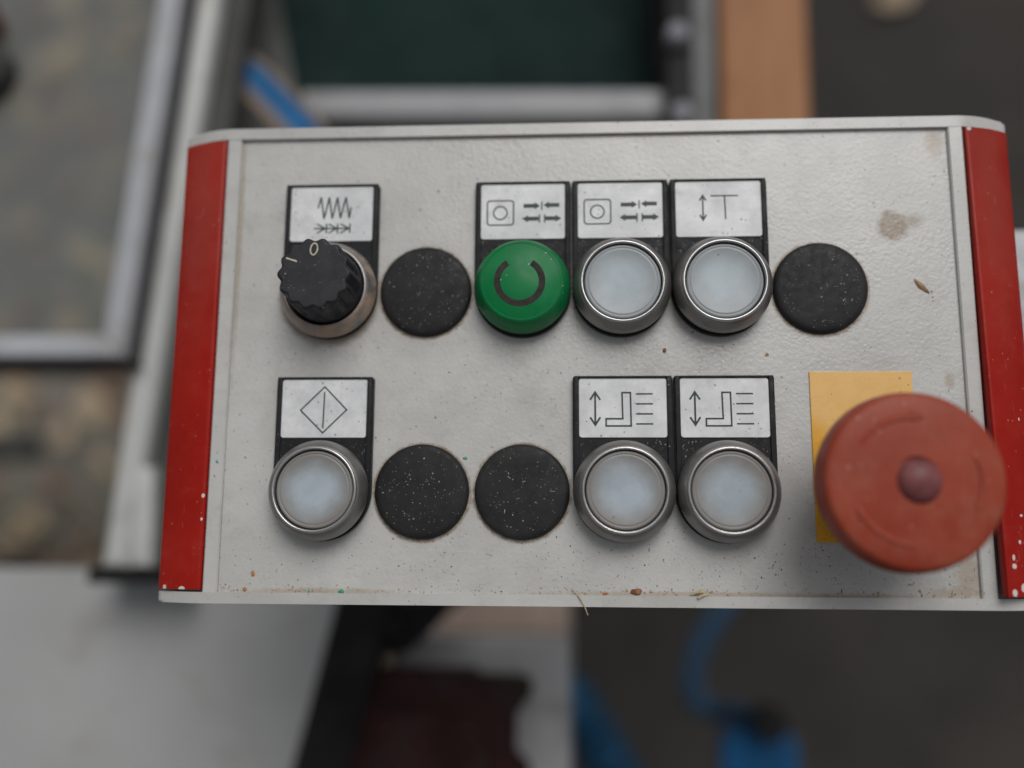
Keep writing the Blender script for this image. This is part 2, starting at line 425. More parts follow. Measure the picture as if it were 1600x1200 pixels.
def strokes(bm, polys, wd, z0, z1):
    """polylines of a printed sign laid as thin raised ribbons; each is (points, closed)"""
    for pts, closed in polys:
        n = len(pts); P = [Vector((x, y)) for x, y in pts]; L, R = [], []
        for i in range(n):
            a = P[i - 1] if (closed or i > 0) else None; b = P[(i + 1) % n] if (closed or i < n - 1) else None
            d1 = (P[i] - a).normalized() if a is not None else (b - P[i]).normalized()
            d2 = (b - P[i]).normalized() if b is not None else d1
            n1 = Vector((-d1.y, d1.x)); n2 = Vector((-d2.y, d2.x)); mid = n1 + n2
            mid = mid.normalized() if mid.length > 1e-4 else n1
            k = wd / 2 / max(.35, mid.dot(n1))
            L.append(P[i] + mid * k); R.append(P[i] - mid * k)
        vs = []
        for i in range(n):
            vs.append([bm.verts.new((q.x, q.y, z)) for q, z in ((L[i], z0), (L[i], z1), (R[i], z1), (R[i], z0))])
        for i in range(n if closed else n - 1):
            a, b = vs[i], vs[(i + 1) % n]
            for k in range(4): bm.faces.new((a[k], a[(k + 1) % 4], b[(k + 1) % 4], b[k]))
        if not closed:
            bm.faces.new(vs[0]); bm.faces.new(vs[-1][::-1])
def circ(x, y, r, n=32, a0=0, a1=360):
    return [(x + r * math.cos(math.radians(a0 + (a1 - a0) * i / n)), y + r * math.sin(math.radians(a0 + (a1 - a0) * i / n))) for i in range(n if a1 - a0 == 360 else n + 1)]

# ================================================================ the setting
bm = bmesh.new(); n = 24; R = 60000
gv = [bm.verts.new((x * 3000, y * 3000, -950 + random.uniform(-3, 3))) for y in range(-20, 21) for x in range(-20, 21)]
for y in range(40):
    for x in range(40): bm.faces.new((gv[y * 41 + x], gv[y * 41 + x + 1], gv[(y + 1) * 41 + x + 1], gv[(y + 1) * 41 + x]))
tag(obj('ground', bm, M['ground'], smooth=True), 'dark asphalt ground beneath the machine', None, None, 'structure')

bm = bmesh.new()
gp = [(-9000, -9000), (-240, -9000), (-235, -300), (-225, 200), (-245, 900), (-230, 9000), (-9000, 9000)]
prism(bm, gp, -958, -942)
tag(obj('gravel_path', bm, M['gravel']), 'grey brown gravel strip under the framed screen', None, None, 'structure')

# ================================================================ control panel
panel = tag(empty('control_panel', (80.15, -20.35, -70)), 'grey machine control panel with red side strips, push buttons and red stop button', 'control panel')
YT, YB = 54.3, -94.7          # outer ends of the end caps
RT, RB = 50.75, -91.45        # inner ends: the face plate runs between them
RL, RR = -30.5, 190.85
ZF = 1.3                      # rim stands above the recessed plate

# recessed face plate
bm = bmesh.new(); box(bm, RL, RB, -3, RR, RT, 0)
obj('face_plate', bm, M['plate'], panel, origin=(80.15, -20.35, -3))
# extruded body: two ribs, seats under the strips, hollow back
def extrude_y(bm, sec, y0, y1):
    a = [bm.verts.new((x, y0, z)) for x, z in sec]; b = [bm.verts.new((x, y1, z)) for x, z in sec]; n = len(sec)
    bm.faces.new(a); bm.faces.new(b[::-1])
    for i in range(n): bm.faces.new((a[i], b[i], b[(i + 1) % n], a[(i + 1) % n]))
def side(x): return x                              # left side as is
MIR = lambda x: 160.35 - x                         # mirror about the panel's centre line
def rib(xf):
    s = [(-30.5, -3), (-30.5, .9), (-30.9, ZF), (-34.6, ZF), (-35.0, .9), (-35.0, -2.6), (-44, -5.2), (-49.4, -9.5), (-50.2, -14), (-50.2, -70), (-46, -70), (-46, -14), (-40, -8)]
    return [(xf(x), z) for x, z in s]
for xf, nm in ((side, 'side_profile'), (MIR, 'side_profile')):
    bm = bmesh.new(); extrude_y(bm, rib(xf), RB, RT)
    obj(nm, bm, M['cap_grey'], panel)
bm = bmesh.new(); box(bm, -46, RB, -70, MIR(-46), RT, -67); obj('back_plate', bm, M['cap_grey'], panel)
# end caps: the profile's full section, 3.4 mm thick, rounded edges
def cap_section():
    s = [(-33, ZF + .15)]
    for i in range(1, 9):                          # gentle fall over the strip
        t_ = i / 8; s.append((-33 - 14.6 * t_, ZF + .15 - 4.6 * t_ ** 2))
    s += [(-49.0, -3.75), (-50.0, -4.3), (-50.65, -4.95), (-51.0, -5.8), (-51.1, -7.2)]
    s.append((-51.1, -14)); s.append((-51.1, -71))
    return s
cs = cap_section(); sec = cs + [(MIR(x), z) for x, z in reversed(cs)]
for y0, y1 in ((RT, YT), (YB, RB)):
    bm = bmesh.new(); extrude_y(bm, sec, y0, y1)
    bm.edges.ensure_lookup_table()
    yo = YT if y1 == YT else YB
    ed = [e for e in bm.edges if all(abs(v.co.y - yo) < 1e-4 for v in e.verts)]
    bmesh.ops.bevel(bm, geom=ed, offset=.8, segments=3, affect='EDGES', profile=.5)
    obj('end_cap', bm, M['cap_grey'], panel, smooth=True, angle=50)
# red strips: curved covers lying on the side profiles, the right one lifted a little at its near end
def strip(xf, lift_top, lift_bot, mat, label):
    sec = []
    N = 10
    for i in range(N + 1):
        t_ = i / N; x = -35.35 - 15.2 * t_; z = 1.55 - 5.2 * t_ ** 1.8
        if i == 0: sec += [(x, z - .9), (x - .15, z - .3), (x - .55, z)]
        elif i == N: sec += [(x + .3, z + .1), (x, z - .5)]
        else: sec.append((x, z))
    sec += [(-50.6, -13), (-49.6, -13), (-49, -7), (-42, -3.4), (-35.35, -2.0)]
    bm = bmesh.new(); yt, yb = RT - .35, RB + .75
    a = []; b = []
    for x, z in sec:
        k = (x + 50.6) / 15.3
        top = z > -2.5 or True
        a.append(bm.verts.new((xf(x), yt, z + lift_top * k))); b.append(bm.verts.new((xf(x), yb, z + lift_bot * k)))
    bm.faces.new(a); bm.faces.new(b[::-1])
    for i in range(len(sec)): bm.faces.new((a[i], b[i], b[(i + 1) % len(sec)], a[(i + 1) % len(sec)]))
    cxm = xf(-42.7)
    o = obj('red_strip', bm, mat, panel, origin=(cxm, -20.35, -13), smooth=True, angle=50)
    if label: o['label'] = label
strip(side, -.3, 0, M['red_left'], 'left red strip')
strip(MIR, .2, 4.6, M['red_right'], 'right red strip with white paint chips at its near end')
# arm that carries the panel, leaving at the right
bm = bmesh.new(); box(bm, 205, -30, -66, 330, 36, -52, 3); box(bm, 318, -30, -945, 352, 36, -40, 3)
obj('mounting_arm', bm, M['alu_frame'], panel, smooth=True)

RP = 61.56
# ---- legend holders
def holder(x, y, sym, label, dx=0):
    bm = bmesh.new()
    wd = 14.86
    pts = rrect(-wd, 0, wd, 34.6, .9, 3)
    pts = [p for p in pts if p[1] > 1]              # top corners only
    arc = [(14.86 * math.cos(a), 14.86 * math.sin(a)) for a in [-PI * i / 24 for i in range(25)]]
    pts = [(px, py) for px, py in pts]
    # order: right top corner, left top corner, then the round lower end from left to right
    outl = [q for q in pts if q[0] > 0] + [q for q in pts if q[0] < 0] + arc[::-1]
    top = prism(bm, outl, 0.02, 2.3)
    # pocket for the label, and softened outer edge
    o0 = (x, y, 0)
    bmesh.ops.bevel(bm, geom=list(top.edges), offset=.3, segments=2, affect='EDGES')
    ob = bm
    for v in bm.verts: v.co.x += x; v.co.y += y
    # rim of the pocket: four ridges round the insert
    x0, x1, y0, y1 = x - 13.0, x + 13.0, y + 16.0, y + 33.7
    rim = [[(x0 - 1.5, y + 3), (x0 - .05, y + 3), (x0 - .05, y1 + .75), (x0 - 1.5, y1 + .75)],
           [(x1 + .05, y + 3), (x1 + 1.5, y + 3), (x1 + 1.5, y1 + .75), (x1 + .05, y1 + .75)],
           [(x0 - .05, y1 + .05), (x1 + .05, y1 + .05), (x1 + .05, y1 + .75), (x0 - .05, y1 + .75)]]
    for r_ in rim: prism(bm, r_, 2.2, 3.1, .22)
    h = obj('label_holder', bm, M['holder'], panel, origin=(x, y, 0), smooth=True, angle=20)
    h['label'] = label
    bm = bmesh.new(); prism(bm, rrect(x0 + .02, y0, x1 - .02, y1, .7), 2.25, 2.62, .08)
    obj('label_insert', bm, M['label'], h)
    bm = bmesh.new(); sym(bm, x0 + dx, y1)
    obj('symbol', bm, M['ink'], h)
    return h
Z0, Z1 = 2.60, 2.67
def lp(x0, y1, pts): return [(x0 + u, y1 - v) for u, v in pts]
def sym_zigzag(bm, x0, y1):
    zz = [(8.6, 6.9), (9.5, 3.3), (10.6, 10.4), (12.1, 3.4), (13.2, 10.4), (14.7, 3.4), (15.8, 10.3), (17.4, 3.4), (18.6, 10.3), (19.1, 6.7)]
    for q, (a, b) in enumerate(zip(zz, zz[1:])): strokes(bm, [(lp(x0, y1, [a, b]), False)], .5, Z0, Z1 - .006 * (q % 2))
    L = [([(7.5, 13.6), (18.9, 13.6)], 0)] + [([(q, 12.05), (q, 15.2)], 0) for q in (11.5, 15.0, 18.9)]
    strokes(bm, [(lp(x0, y1, p), False) for p, _ in L], .46, Z0, Z1)
    for a, b in ((8.5, 11.1), (12.2, 14.7), (15.9, 18.6)):
        strokes(bm, [(lp(x0, y1, [(a, 12.1), (b, 13.6), (a, 15.1)]), False)], .44, Z0, Z1 - .005)
def arrow(bm, x0, y1, x_tip, x_head, x_end, v, hw=.62, hh=1.15):
    prism(bm, lp(x0, y1, [(x_end, v - hw), (x_head, v - hw), (x_head, v - hh), (x_tip, v), (x_head, v + hh), (x_head, v + hw), (x_end, v + hw)]), Z0, Z1)
def sym_press(bm, x0, y1):
    p = rrect(1.95, 5.35, 10.1, 13.2, .9); strokes(bm, [(lp(x0, y1, p), True), (lp(x0, y1, circ(6.0, 9.3, 2.1)), True)], .44, Z0, Z1)
    arrow(bm, x0, y1, 18.3, 16.6, 13.2, 7.1); arrow(bm, x0, y1, 19.4, 21.1, 24.3, 6.9)
    arrow(bm, x0, y1, 12.8, 14.6, 17.9, 11.25); arrow(bm, x0, y1, 24.9, 23.1, 19.9, 11.2)
    strokes(bm, [(lp(x0, y1, [(q, a), (q, b)]), False) for q, a, b in ((18.85, 5.8, 8.5), (18.15, 9.9, 12.6), (19.75, 9.9, 12.6))], .42, Z0, Z1)
def dbl(bm, x0, y1, u, a, b, hw, hl, wd):
    strokes(bm, [(lp(x0, y1, [(u, a + .2), (u, b - .2)]), False)], wd, Z0, Z1)
    strokes(bm, [(lp(x0, y1, [(u - hw, a + hl), (u, a), (u + hw, a + hl)]), False), (lp(x0, y1, [(u - hw, b - hl), (u, b), (u + hw, b - hl)]), False)], wd, Z0, Z1 - .005)
def sym_t(bm, x0, y1):
    dbl(bm, x0, y1, 8.3, 4.5, 12.4, 1.0, 1.65, .5)
    strokes(bm, [(lp(x0, y1, [(10.7, 4.7), (19.0, 4.7)]), False), (lp(x0, y1, [(14.95, 4.7), (15.1, 12.2)]), False)], .44, Z0, Z1)
def sym_diamond(bm, x0, y1):
    strokes(bm, [(lp(x0, y1, [(13.0, 2.25), (19.9, 9.3), (12.8, 16.3), (5.8, 9.4)]), True), (lp(x0, y1, [(13.0, 3.8), (12.8, 14.9)]), False)], .42, Z0, Z1)
def sym_l(bm, x0, y1):
    dbl(bm, x0, y1, 4.8, 4.15, 14.0, 1.5, 2.3, .56)
    strokes(bm, [(lp(x0, y1, [(12.8, 4.3), (15.3, 4.3), (15.4, 14.3), (8.0, 14.3), (8.0, 12.15), (12.95, 12.15)]), True)], .5, Z0, Z1)
    strokes(bm, [(lp(x0, y1, [(16.9, v), (21.9, v)]), False) for v in (4.7, 7.7, 10.7, 13.7)], .45, Z0, Z1)
holder(0, 0, sym_zigzag, 'black holder with a zigzag and row of arrows symbol, behind the knob')
holder(60, 0, sym_press, 'black holder with a circle in a square and four arrows, above the green button')
holder(90, 0, sym_press, 'black holder with a circle in a square and four arrows, above a pale button')
holder(120, 0, sym_t, 'black holder with a double arrow and a T shape')
holder(0, -RP, sym_diamond, 'black holder with a diamond crossed by a line')
holder(90, -RP, sym_l, 'black holder with a double arrow and L shape, beside the black cap')
holder(120, -RP, sym_l, 'black holder with a double arrow and L shape, nearest the red stop button', -.5)

# ---- push buttons: bezel (part) > base_ring, bright_ring, lens
BEZ = [(14.2, 4.7), (14.7, 5.0), (14.82, 5.6), (14.7, 6.6), (14.3, 7.8), (13.7, 9.0), (13.15, 9.95), (12.7, 10.45), (12.5, 10.5)]
def button(x, y, lens, label, bez='bezel'):
    bm = bmesh.new(); lathe(bm, BEZ + [(12.2, 10.6), (12.2, 4.7)], (x, y), 96, close=True)
    b = obj('push_button', bm, M[bez], panel, origin=(x, y, 4.7), smooth=True, angle=60); b['label'] = label
    bm = bmesh.new(); lathe(bm, [(0, 2.25), (14.3, 2.25), (14.3, 4.75), (0, 4.75)], (x, y), 64); obj('base_ring', bm, M['gap'], b, smooth=True)
    bm = bmesh.new(); lathe(bm, [(12.62, 10.4), (12.6, 10.75), (12.48, 11.05), (12.28, 11.24), (12.05, 11.3), (11.82, 11.22), (11.68, 11.0), (11.62, 10.7), (11.62, 5.5), (12.15, 5.5)], (x, y), 96, close=True); obj('bright_ring', bm, M['ring'], b, smooth=True, angle=70)
    bm = bmesh.new(); lathe(bm, [(0, 9.95), (2.5, 9.96), (5, 10.0), (7.2, 10.08), (8.8, 10.2), (9.7, 10.32), (10.05, 10.36), (10.2, 10.24), (10.38, 10.24), (10.5, 10.38), (10.85, 10.36), (11.15, 10.2), (11.32, 9.8), (11.32, 5.6)], (x, y), 72); obj('lens', bm, lens, b, origin=(x, y, 5.6), smooth=True, angle=70)
    return b
b0 = button(90, 0, M['lens_clean'], 'pale push button beside the green button')
def more(dx, dy, label, lens=None):
    c = copy_tree(b0, (dx, dy, 0)); c['label'] = label
    if lens:
        for ch in children(c):
            if ch.name.startswith('lens'):
                ch.material_slots[0].link = 'OBJECT'; ch.material_slots[0].material = lens
    return c
more(30, 0, 'pale push button under the T symbol')
more(-90, -RP, 'pale push button under the diamond symbol', M['lens'])
more(0, -RP, 'pale push button between a black cap and another pale button', M['lens'])
more(30, -RP, 'pale push button beside the yellow plate', M['lens'])

# ---- green button
bm = bmesh.new(); lathe(bm, [(0, 11.9), (11.35, 11.9), (11.45, 11.82), (11.55, 11.82), (11.7, 12.0), (12.0, 11.95), (12.5, 11.4), (13.3, 9.6), (14.05, 7.4), (14.5, 6.0), (14.55, 5.4), (14.2, 4.8), (0, 4.8)], (60, 0), 96)
g = obj('push_button', bm, M['green'], panel, origin=(60, 0, 4.8), smooth=True, angle=50); g['label'] = 'green push button with a dark open ring mark'
bm = bmesh.new(); lathe(bm, [(0, 2.25), (14.3, 2.25), (14.3, 4.85), (0, 4.85)], (60, 0), 64); obj('base_ring', bm, M['gap'], g, smooth=True)
bm = bmesh.new(); p = circ(59.6, -.2, 7.6, 40, 122 - 360 + 0, 58 - 360 + 0) if False else None
pts = circ(59.5, -.1, 7.65, 44, 122, 418) + circ(59.5, -.1, 5.75, 44, 122, 418)[::-1]
vo = [bm.verts.new((x, y, 11.86)) for x, y in pts[:45]]; vi = [bm.verts.new((x, y, 11.86)) for x, y in pts[45:][::-1]]
vo2 = [bm.verts.new((v.co.x, v.co.y, 11.96)) for v in vo]; vi2 = [bm.verts.new((v.co.x, v.co.y, 11.96)) for v in vi]
for i in range(44):
    bm.faces.new((vo2[i], vo2[i + 1], vi2[i + 1], vi2[i])); bm.faces.new((vo[i], vo[i + 1], vo2[i + 1], vo2[i])); bm.faces.new((vi[i], vi[i + 1], vi2[i + 1], vi2[i]))
bm.faces.new((vo[0], vo2[0], vi2[0], vi[0])); bm.faces.new((vo[-1], vo2[-1], vi2[-1], vi[-1]))
obj('ring_mark', bm, M['arc'], g)

# ---- rotary knob
bm = bmesh.new(); lathe(bm, [(r_ * 1.015, z_ - 2.25) for r_, z_ in BEZ[:-1]] + [(12.45, 8.4), (12.2, 8.35), (12.05, 8.1), (12.05, 2.45)], (0, 0), 96, close=True)
k = obj('rotary_knob_base', bm, M['bezel_brown'], panel, origin=(0, 0, 2.45), smooth=True, angle=60); k['label'] = 'dusty brown bezel around the black rotary knob'
bm = bmesh.new(); lathe(bm, [(0, 2.25), (14.3, 2.25), (14.3, 2.6), (0, 2.6)], (0, 0), 64); obj('base_ring', bm, M['gap'], k, smooth=True)
def flute(prof, cxk, cyk, nf=14, n=336, depth=1.0, tilt=None):
    bm = bmesh.new(); rings = []
    for r, z, d in prof:
        ring = []
        for i in range(n):
            a = 2 * PI * i / n; f = .5 + .5 * math.cos(nf * a + .03)
            rr = r - d * depth * (1 - f) ** 1.05
            tz = tilt if tilt else 0
            ring.append(bm.verts.new((cxk + rr * math.cos(a), cyk + rr * math.sin(a), z)))
        rings.append(ring)
    for a, b in zip(rings, rings[1:]):
        for i in range(n): bm.faces.new((a[i], a[(i + 1) % n], b[(i + 1) % n], b[i]))
    bm.faces.new(rings[-1]); bm.faces.new(rings[0][::-1]); return bm
KX, KY = .35, 0.
bm = flute([(11.35, 4.0, 0), (11.35, 9.6, 0), (11.3, 10.0, .15), (11.2, 11.4, .95), (10.98, 20.8, 1), (10.8, 21.5, 1), (10.5, 21.85, 1), (10.1, 22.0, .95), (9.8, 22.0, .8), (9.2, 22.0, .4)], KX, KY)
kk = obj('rotary_knob', bm, M['knob'], panel, smooth=True, angle=50); kk['label'] = 'black fluted rotary knob marked 0'
bm = bmesh.new()
el = [(KX - .15 + 1.02 * math.cos(a) * math.cos(.14) + 1.75 * math.sin(a) * math.sin(.14), KY + 7.3 + 1.75 * math.sin(a) * math.cos(.14) - 1.02 * math.cos(a) * math.sin(.14)) for a in [2 * PI * i / 28 for i in range(28)]]
strokes(bm, [(el, True)], .48, 21.96, 22.03); obj('digit', bm, M['cream'], kk)
bm = bmesh.new(); strokes(bm, [([(KX - 8.3, KY + 4.7), (KX - 5.0, KY + 3.6)], False)], .5, 21.96, 22.03); obj('pointer_line', bm, M['cream'], kk)

# ---- blanking caps
bm = bmesh.new(); lathe(bm, [(0, 2.28), (8, 2.26), (12.2, 2.15), (13.2, 1.98), (13.85, 1.6), (14.15, .9), (14.2, .02), (0, .02)], (30, 0), 80)
c0 = obj('blanking_cap', bm, M['blank'], panel, origin=(30, 0, 0), smooth=True, angle=60); c0['label'] = 'round black blanking cap beside the knob'
for (x, y), lab in zip(CAPS[1:], ('round black blanking cap above the stop button', 'round black blanking cap beside the diamond button', 'round black blanking cap beside the L shape button')):
    c = copy_tree(c0, (x - 30, y, 0)); c['label'] = lab

# ---- emergency stop
EX, EY = 161.2, -60.55
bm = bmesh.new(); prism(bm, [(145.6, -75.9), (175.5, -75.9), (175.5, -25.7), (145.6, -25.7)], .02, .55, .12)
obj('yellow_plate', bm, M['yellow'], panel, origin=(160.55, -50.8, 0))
bm = bmesh.new(); lathe(bm, [(0, .6), (14.6, .6), (14.6, 4), (13.2, 8), (12.4, 14), (12.4, 20), (0, 20)], (EX, EY), 72); 
st = obj('emergency_stop', bm, M['gap'], panel, smooth=True, angle=50); st['label'] = 'large red mushroom emergency stop button'
bm = bmesh.new()
lathe(bm, [(0, 13), (13.5, 13), (15.5, 17), (18.6, 22), (21.6, 25.5), (23.0, 28.4), (23.4, 30.6), (23.2, 34), (22.75, 36.6), (22.5, 37.4), (22.0, 37.95), (21.2, 38.25), (18.5, 38.55), (14, 38.85), (9, 39.05), (6.15, 39.1), (6.1, 38.3), (0, 38.3)], (EX, EY), 128)
hd = obj('mushroom_head', bm, M['stop'], st, smooth=True, angle=55)
bm = bmesh.new()
for a0, a1 in ((148, 78), (270, 200), (28, -32)):       # three raised turning arrows; each bar swells into a head at its clockwise end
    N = 22; rows = []
    for i in range(N + 1):
        t_ = i / N; a = math.radians(a0 + (a1 - a0) * t_)
        wdt = .75 + .35 * t_ if t_ < .8 else (1.9 * (1 - t_) / .2 + .05)
        hgt = .5 * min(1, t_ * 8, (1 - t_) * 8 + .15); rr = 16.2
        zb = 38.62
        rows.append([bm.verts.new((EX + (rr + o_) * math.cos(a), EY + (rr + o_) * math.sin(a), zb + hz)) for o_, hz in ((-wdt, -.12), (-wdt * .5, hgt), (wdt * .5, hgt), (wdt, -.12))])
    for r0, r1 in zip(rows, rows[1:]):
        for q in range(3): bm.faces.new((r0[q], r0[q + 1], r1[q + 1], r1[q]))
obj('turn_arrows', bm, M['stop'], st, smooth=True)
bm = bmesh.new(); lathe(bm, [(0, 41.2), (1.6, 41.1), (3.2, 40.7), (4.6, 39.9), (5.5, 38.9), (5.75, 38.2), (0, 38.2)], (EX + 1.0, EY), 48)
obj('center_pin', bm, M['stop_pin'], st, smooth=True, angle=60)

# ================================================================ bits lying on the panel
HOLD = [(0, 0), (60, 0), (90, 0), (120, 0), (0, -RP), (90, -RP), (120, -RP)]
def surf(x, y):
    """height of what lies on the panel at x, y; None where bits would not lie"""
    for hx, hy in HOLD:
        d = math.hypot(x - hx, y - hy)
        if d < 15.1: return None
        if abs(x - hx) < 14.3 and hy < y < hy + 34.2:
            if abs(x - hx) < 13 and hy + 16 < y < hy + 33.7: return 2.66
            if y > hy + 15.3 or abs(x - hx) > 12.7: return None
            return 2.32
    for hx, hy in CAPS:
        d = math.hypot(x - hx, y - hy)
        if d < 12: return 2.25
        if d < 14.6: return None
    if abs(x - 160.5) < 15.2 and -76 < y < -25.6: return .56 if math.hypot(x - EX, y - EY) > 15 else None
    if RL + .4 < x < RR - .4 and RB + .3 < y < RT - .3: return 0
    if RL - 4 < x < RR + 4 and YB + 1 < y < YT - 1 and not (RB - .2 < y < RT + .2 and RL - .5 < x < RR + .5): return ZF + .16 if (y > RT or y < RB) else ZF
    return None
def sliver(V, F, x, y, z, l, w_, h, a):
    b = len(V); ca, sa = math.cos(a), math.sin(a)
    for u, v in ((-.5, -.35), (.5, -.5), (.42, .5), (-.45, .4)):
        V.append((x + u * l * ca - v * w_ * sa, y + u * l * sa + v * w_ * ca, z))
    V.append((x + random.uniform(-.2, .2) * l, y, z + h))
    F += [(b, b + 1, b + 4), (b + 1, b + 2, b + 4), (b + 2, b + 3, b + 4), (b + 3, b, b + 4)]
def scatter(name, mat, label, gen, n, size):
    V, F = [], []
    tries = 0; k_ = 0
    while k_ < n and tries < n * 30:
        tries += 1
        p = gen()
        z = surf(*p)
        if z is None: continue
        l = random.uniform(*size) * random.choice((.6, .8, 1, 1, 1.5)); ln = random.random() < .07; l = l * 3 if ln else l; sliver(V, F, p[0], p[1], z + .01, l, l * (.09 if ln else random.uniform(.25, .8)), min(.12, l * .2 + .03), random.uniform(0, PI)); k_ += 1
    bm = bmesh.new(); vs = [bm.verts.new(v) for v in V]
    for f in F: bm.faces.new([vs[i] for i in f])
    me = bpy.data.meshes.new(name); bmesh.ops.recalc_face_normals(bm, faces=bm.faces)
    for v in bm.verts: v.co = v.co * MM
    bm.to_mesh(me); bm.free(); me.materials.append(mat)
    o = bpy.data.objects.new(name, me); COL.objects.link(o); o.location = (0, 0, ZP); tag(o, label, 'debris', None, 'stuff')
def g_all(): return (random.uniform(-34, 195), random.uniform(-94, 54))
def g_low():
    x = -30 + 221 * random.random() ** .6
    return (x, RB + abs(random.gauss(0, 1)) * 17)
def g_mix(): return g_low() if random.random() < .55 else g_all()
def g_edge():
    return (random.uniform(RL, RR), RB + .3 + abs(random.gauss(0, .9)))
def g_black():
    if random.random() < .5:
        c = random.choice(CAPS); a = random.uniform(0, 2 * PI); r = 12 * math.sqrt(random.random()); return (c[0] + r * math.cos(a), c[1] + r * math.sin(a))
    h = random.choice(HOLD[1:]); s_ = random.choice((-1, 1)); return (h[0] + s_ * random.uniform(7, 14.2), h[1] + random.uniform(9, 15.2))
scatter('dark_grit', M['grit'], 'fine dark grit scattered over the grey panel face', g_mix, 1150, (.15, .38))
scatter('pale_sawdust', M['dust'], 'pale sawdust specks on the black caps and holders', g_black, 640, (.09, .36))
scatter('wood_crumbs', M['tan'], 'tan wood crumbs along the near inner edge of the panel', g_edge, 170, (.3, .7))

def chip(name, x, y, l, w_, h, ang, mat, label, cat, group=None, z=None):
    """an irregular flake: rough outline, domed and slightly bent"""
    bm = bmesh.new(); n_ = 11; ca, sa = math.cos(math.radians(ang)), math.sin(math.radians(ang))
    z = z if z is not None else (surf(x, y) or 0)
    lo, mi = [], []
    for i in range(n_):
        a = 2 * PI * i / n_; k_ = random.uniform(.72, 1.1); u, v = l / 2 * math.cos(a) * k_, w_ / 2 * math.sin(a) * k_
        lo.append(bm.verts.new((x + u * ca - v * sa, y + u * sa + v * ca, z + .02)))
        mi.append(bm.verts.new((x + .6 * (u * ca - v * sa), y + .6 * (u * sa + v * ca), z + h * random.uniform(.5, 1))))
    top = bm.verts.new((x, y, z + h))
    for i in range(n_):
        j = (i + 1) % n_; bm.faces.new((lo[i], lo[j], mi[j], mi[i])); bm.faces.new((mi[i], mi[j], top))
    bm.faces.new(lo[::-1])
    return tag(obj(name, bm, mat), label, cat, group)
chip('wood_flake', 180.4, .3, 6.2, 2.1, .7, -48, M['tan'], 'tan pointed wood flake lying on the panel right of the upper black cap', 'wood chip')
chip('wood_chip', 103.0, -18.8, 1.7, 1.4, .6, 70, M['brown_bit'], 'small brown chip on the panel between the two button rows', 'wood chip')
chip('wood_chip', 133.5, -20.3, 1.5, 1.1, .4, 20, M['tan'], 'small tan crumb on the panel below the T symbol button', 'wood chip')
chip('wood_chip', -20.2, -86.0, 1.3, 1.9, .5, 10, M['orange_bit'], 'orange wood chip near the lower left corner of the panel', 'wood chip')
chip('wood_chip', 93.4, -90.4, 4.0, 2.3, .9, 8, M['brown_bit'], 'brown bark chip against the near rim of the panel', 'wood chip')
chip('wood_chip', 84.3, -90.9, 2.4, .9, .5, 0, M['orange_bit'], 'small orange sliver against the near rim beside the straw', 'wood chip')
chip('wood_chip', -22.5, -90.6, 1.6, 1.3, .5, 0, M['orange_bit'], 'orange crumb in the near left corner against the rim', 'wood chip')
bm = bmesh.new(); tube(bm, smoothcurve([(109.2, -91.0, .5), (110.4, -90.4, 1.3), (112.2, -90.2, 1.5), (113.6, -90.8, 1.0), (112.0, -91.2, 2.1), (110.8, -91.9, 2.0)], 6), .42, 6)
tag(obj('wood_shaving', bm, M['pale_bit'], smooth=True), 'pale curled wood shaving on the near rim of the panel', 'shaving')
bm = bmesh.new(); tube(bm, smoothcurve([(74.6, -89.6, .4), (76.2, -91.3, 1.8), (78.0, -94.0, 2.0), (79.2, -97.0, 1.4)], 6), .16, 6)
tag(obj('straw_fibre', bm, M['pale_bit'], smooth=True), 'thin straw fibre hanging over the near edge of the panel', 'straw')
FL = [(6.6, -91.0, 1.9, 1.5, 'teal paint fleck near the lower left edge of the panel'), (33.2, 32.8, 1.0, .7, 'tiny teal fleck on the panel above the first black cap'),
      (-32.6, -52.8, .7, 1.2, 'tiny teal fleck beside the left red strip'), (42.8, -51.6, 1.6, 1.0, 'teal fleck beside the lower black cap, towards the diamond button'),
      (-3.2, -91.0, .8, .9, 'small teal fleck at the near rim under the diamond button')]
for x, y, a, b, lab in FL: chip('paint_fleck', x, y, a, b, .25, random.uniform(0, 90), M['teal_bit'], lab, 'paint fleck', 'teal paint flecks on the panel')

# ================================================================ the machine behind and below
def rotz(pts, deg, c):
    ca, sa = math.cos(math.radians(deg)), math.sin(math.radians(deg))
    return [(c[0] + (x - c[0]) * ca - (y - c[1]) * sa, c[1] + (x - c[0]) * sa + (y - c[1]) * ca) for x, y in pts]
# framed dusty pane at the left
scr = tag(empty('framed_screen', (-240, 150, -170)), 'pale framed dusty glass screen at the upper left', 'screen')
bm = bmesh.new(); prism(bm, [(-138.5, 10.7), (-96, 500), (-107.5, 500), (-148.8, 21.4)], -165, -150, 1.5); obj('frame_rail', bm, M['alu_frame'], scr)
bm = bmesh.new(); prism(bm, [(-138.9, 10.5), (-149, 21.5), (-420, 22.5), (-420, 11.5)], -165.3, -150.2, 1.5); obj('frame_rail', bm, M['alu_frame'], scr)
bm = bmesh.new(); prism(bm, [(-420, 22.6), (-409, 22.6), (-378, 500), (-389, 500)], -165, -150, 1.5); obj('frame_rail', bm, M['alu_frame'], scr)
bm = bmesh.new(); prism(bm, [(-389, 500.1), (-96, 500.1), (-95, 511), (-388, 511)], -165, -150, 1.5); obj('frame_rail', bm, M['alu_frame'], scr)
bm = bmesh.new(); prism(bm, [(-150, 18), (-108.5, 498), (-388, 498), (-415, 18)], -159, -155); obj('pane', bm, M['pane'], scr)
bm = bmesh.new(); prism(bm, [(-136.4, 8.5), (-93.6, 500), (-95.6, 500), (-138, 10.5)], -176, -160, 1); obj('gasket', bm, M['rubber'], scr)
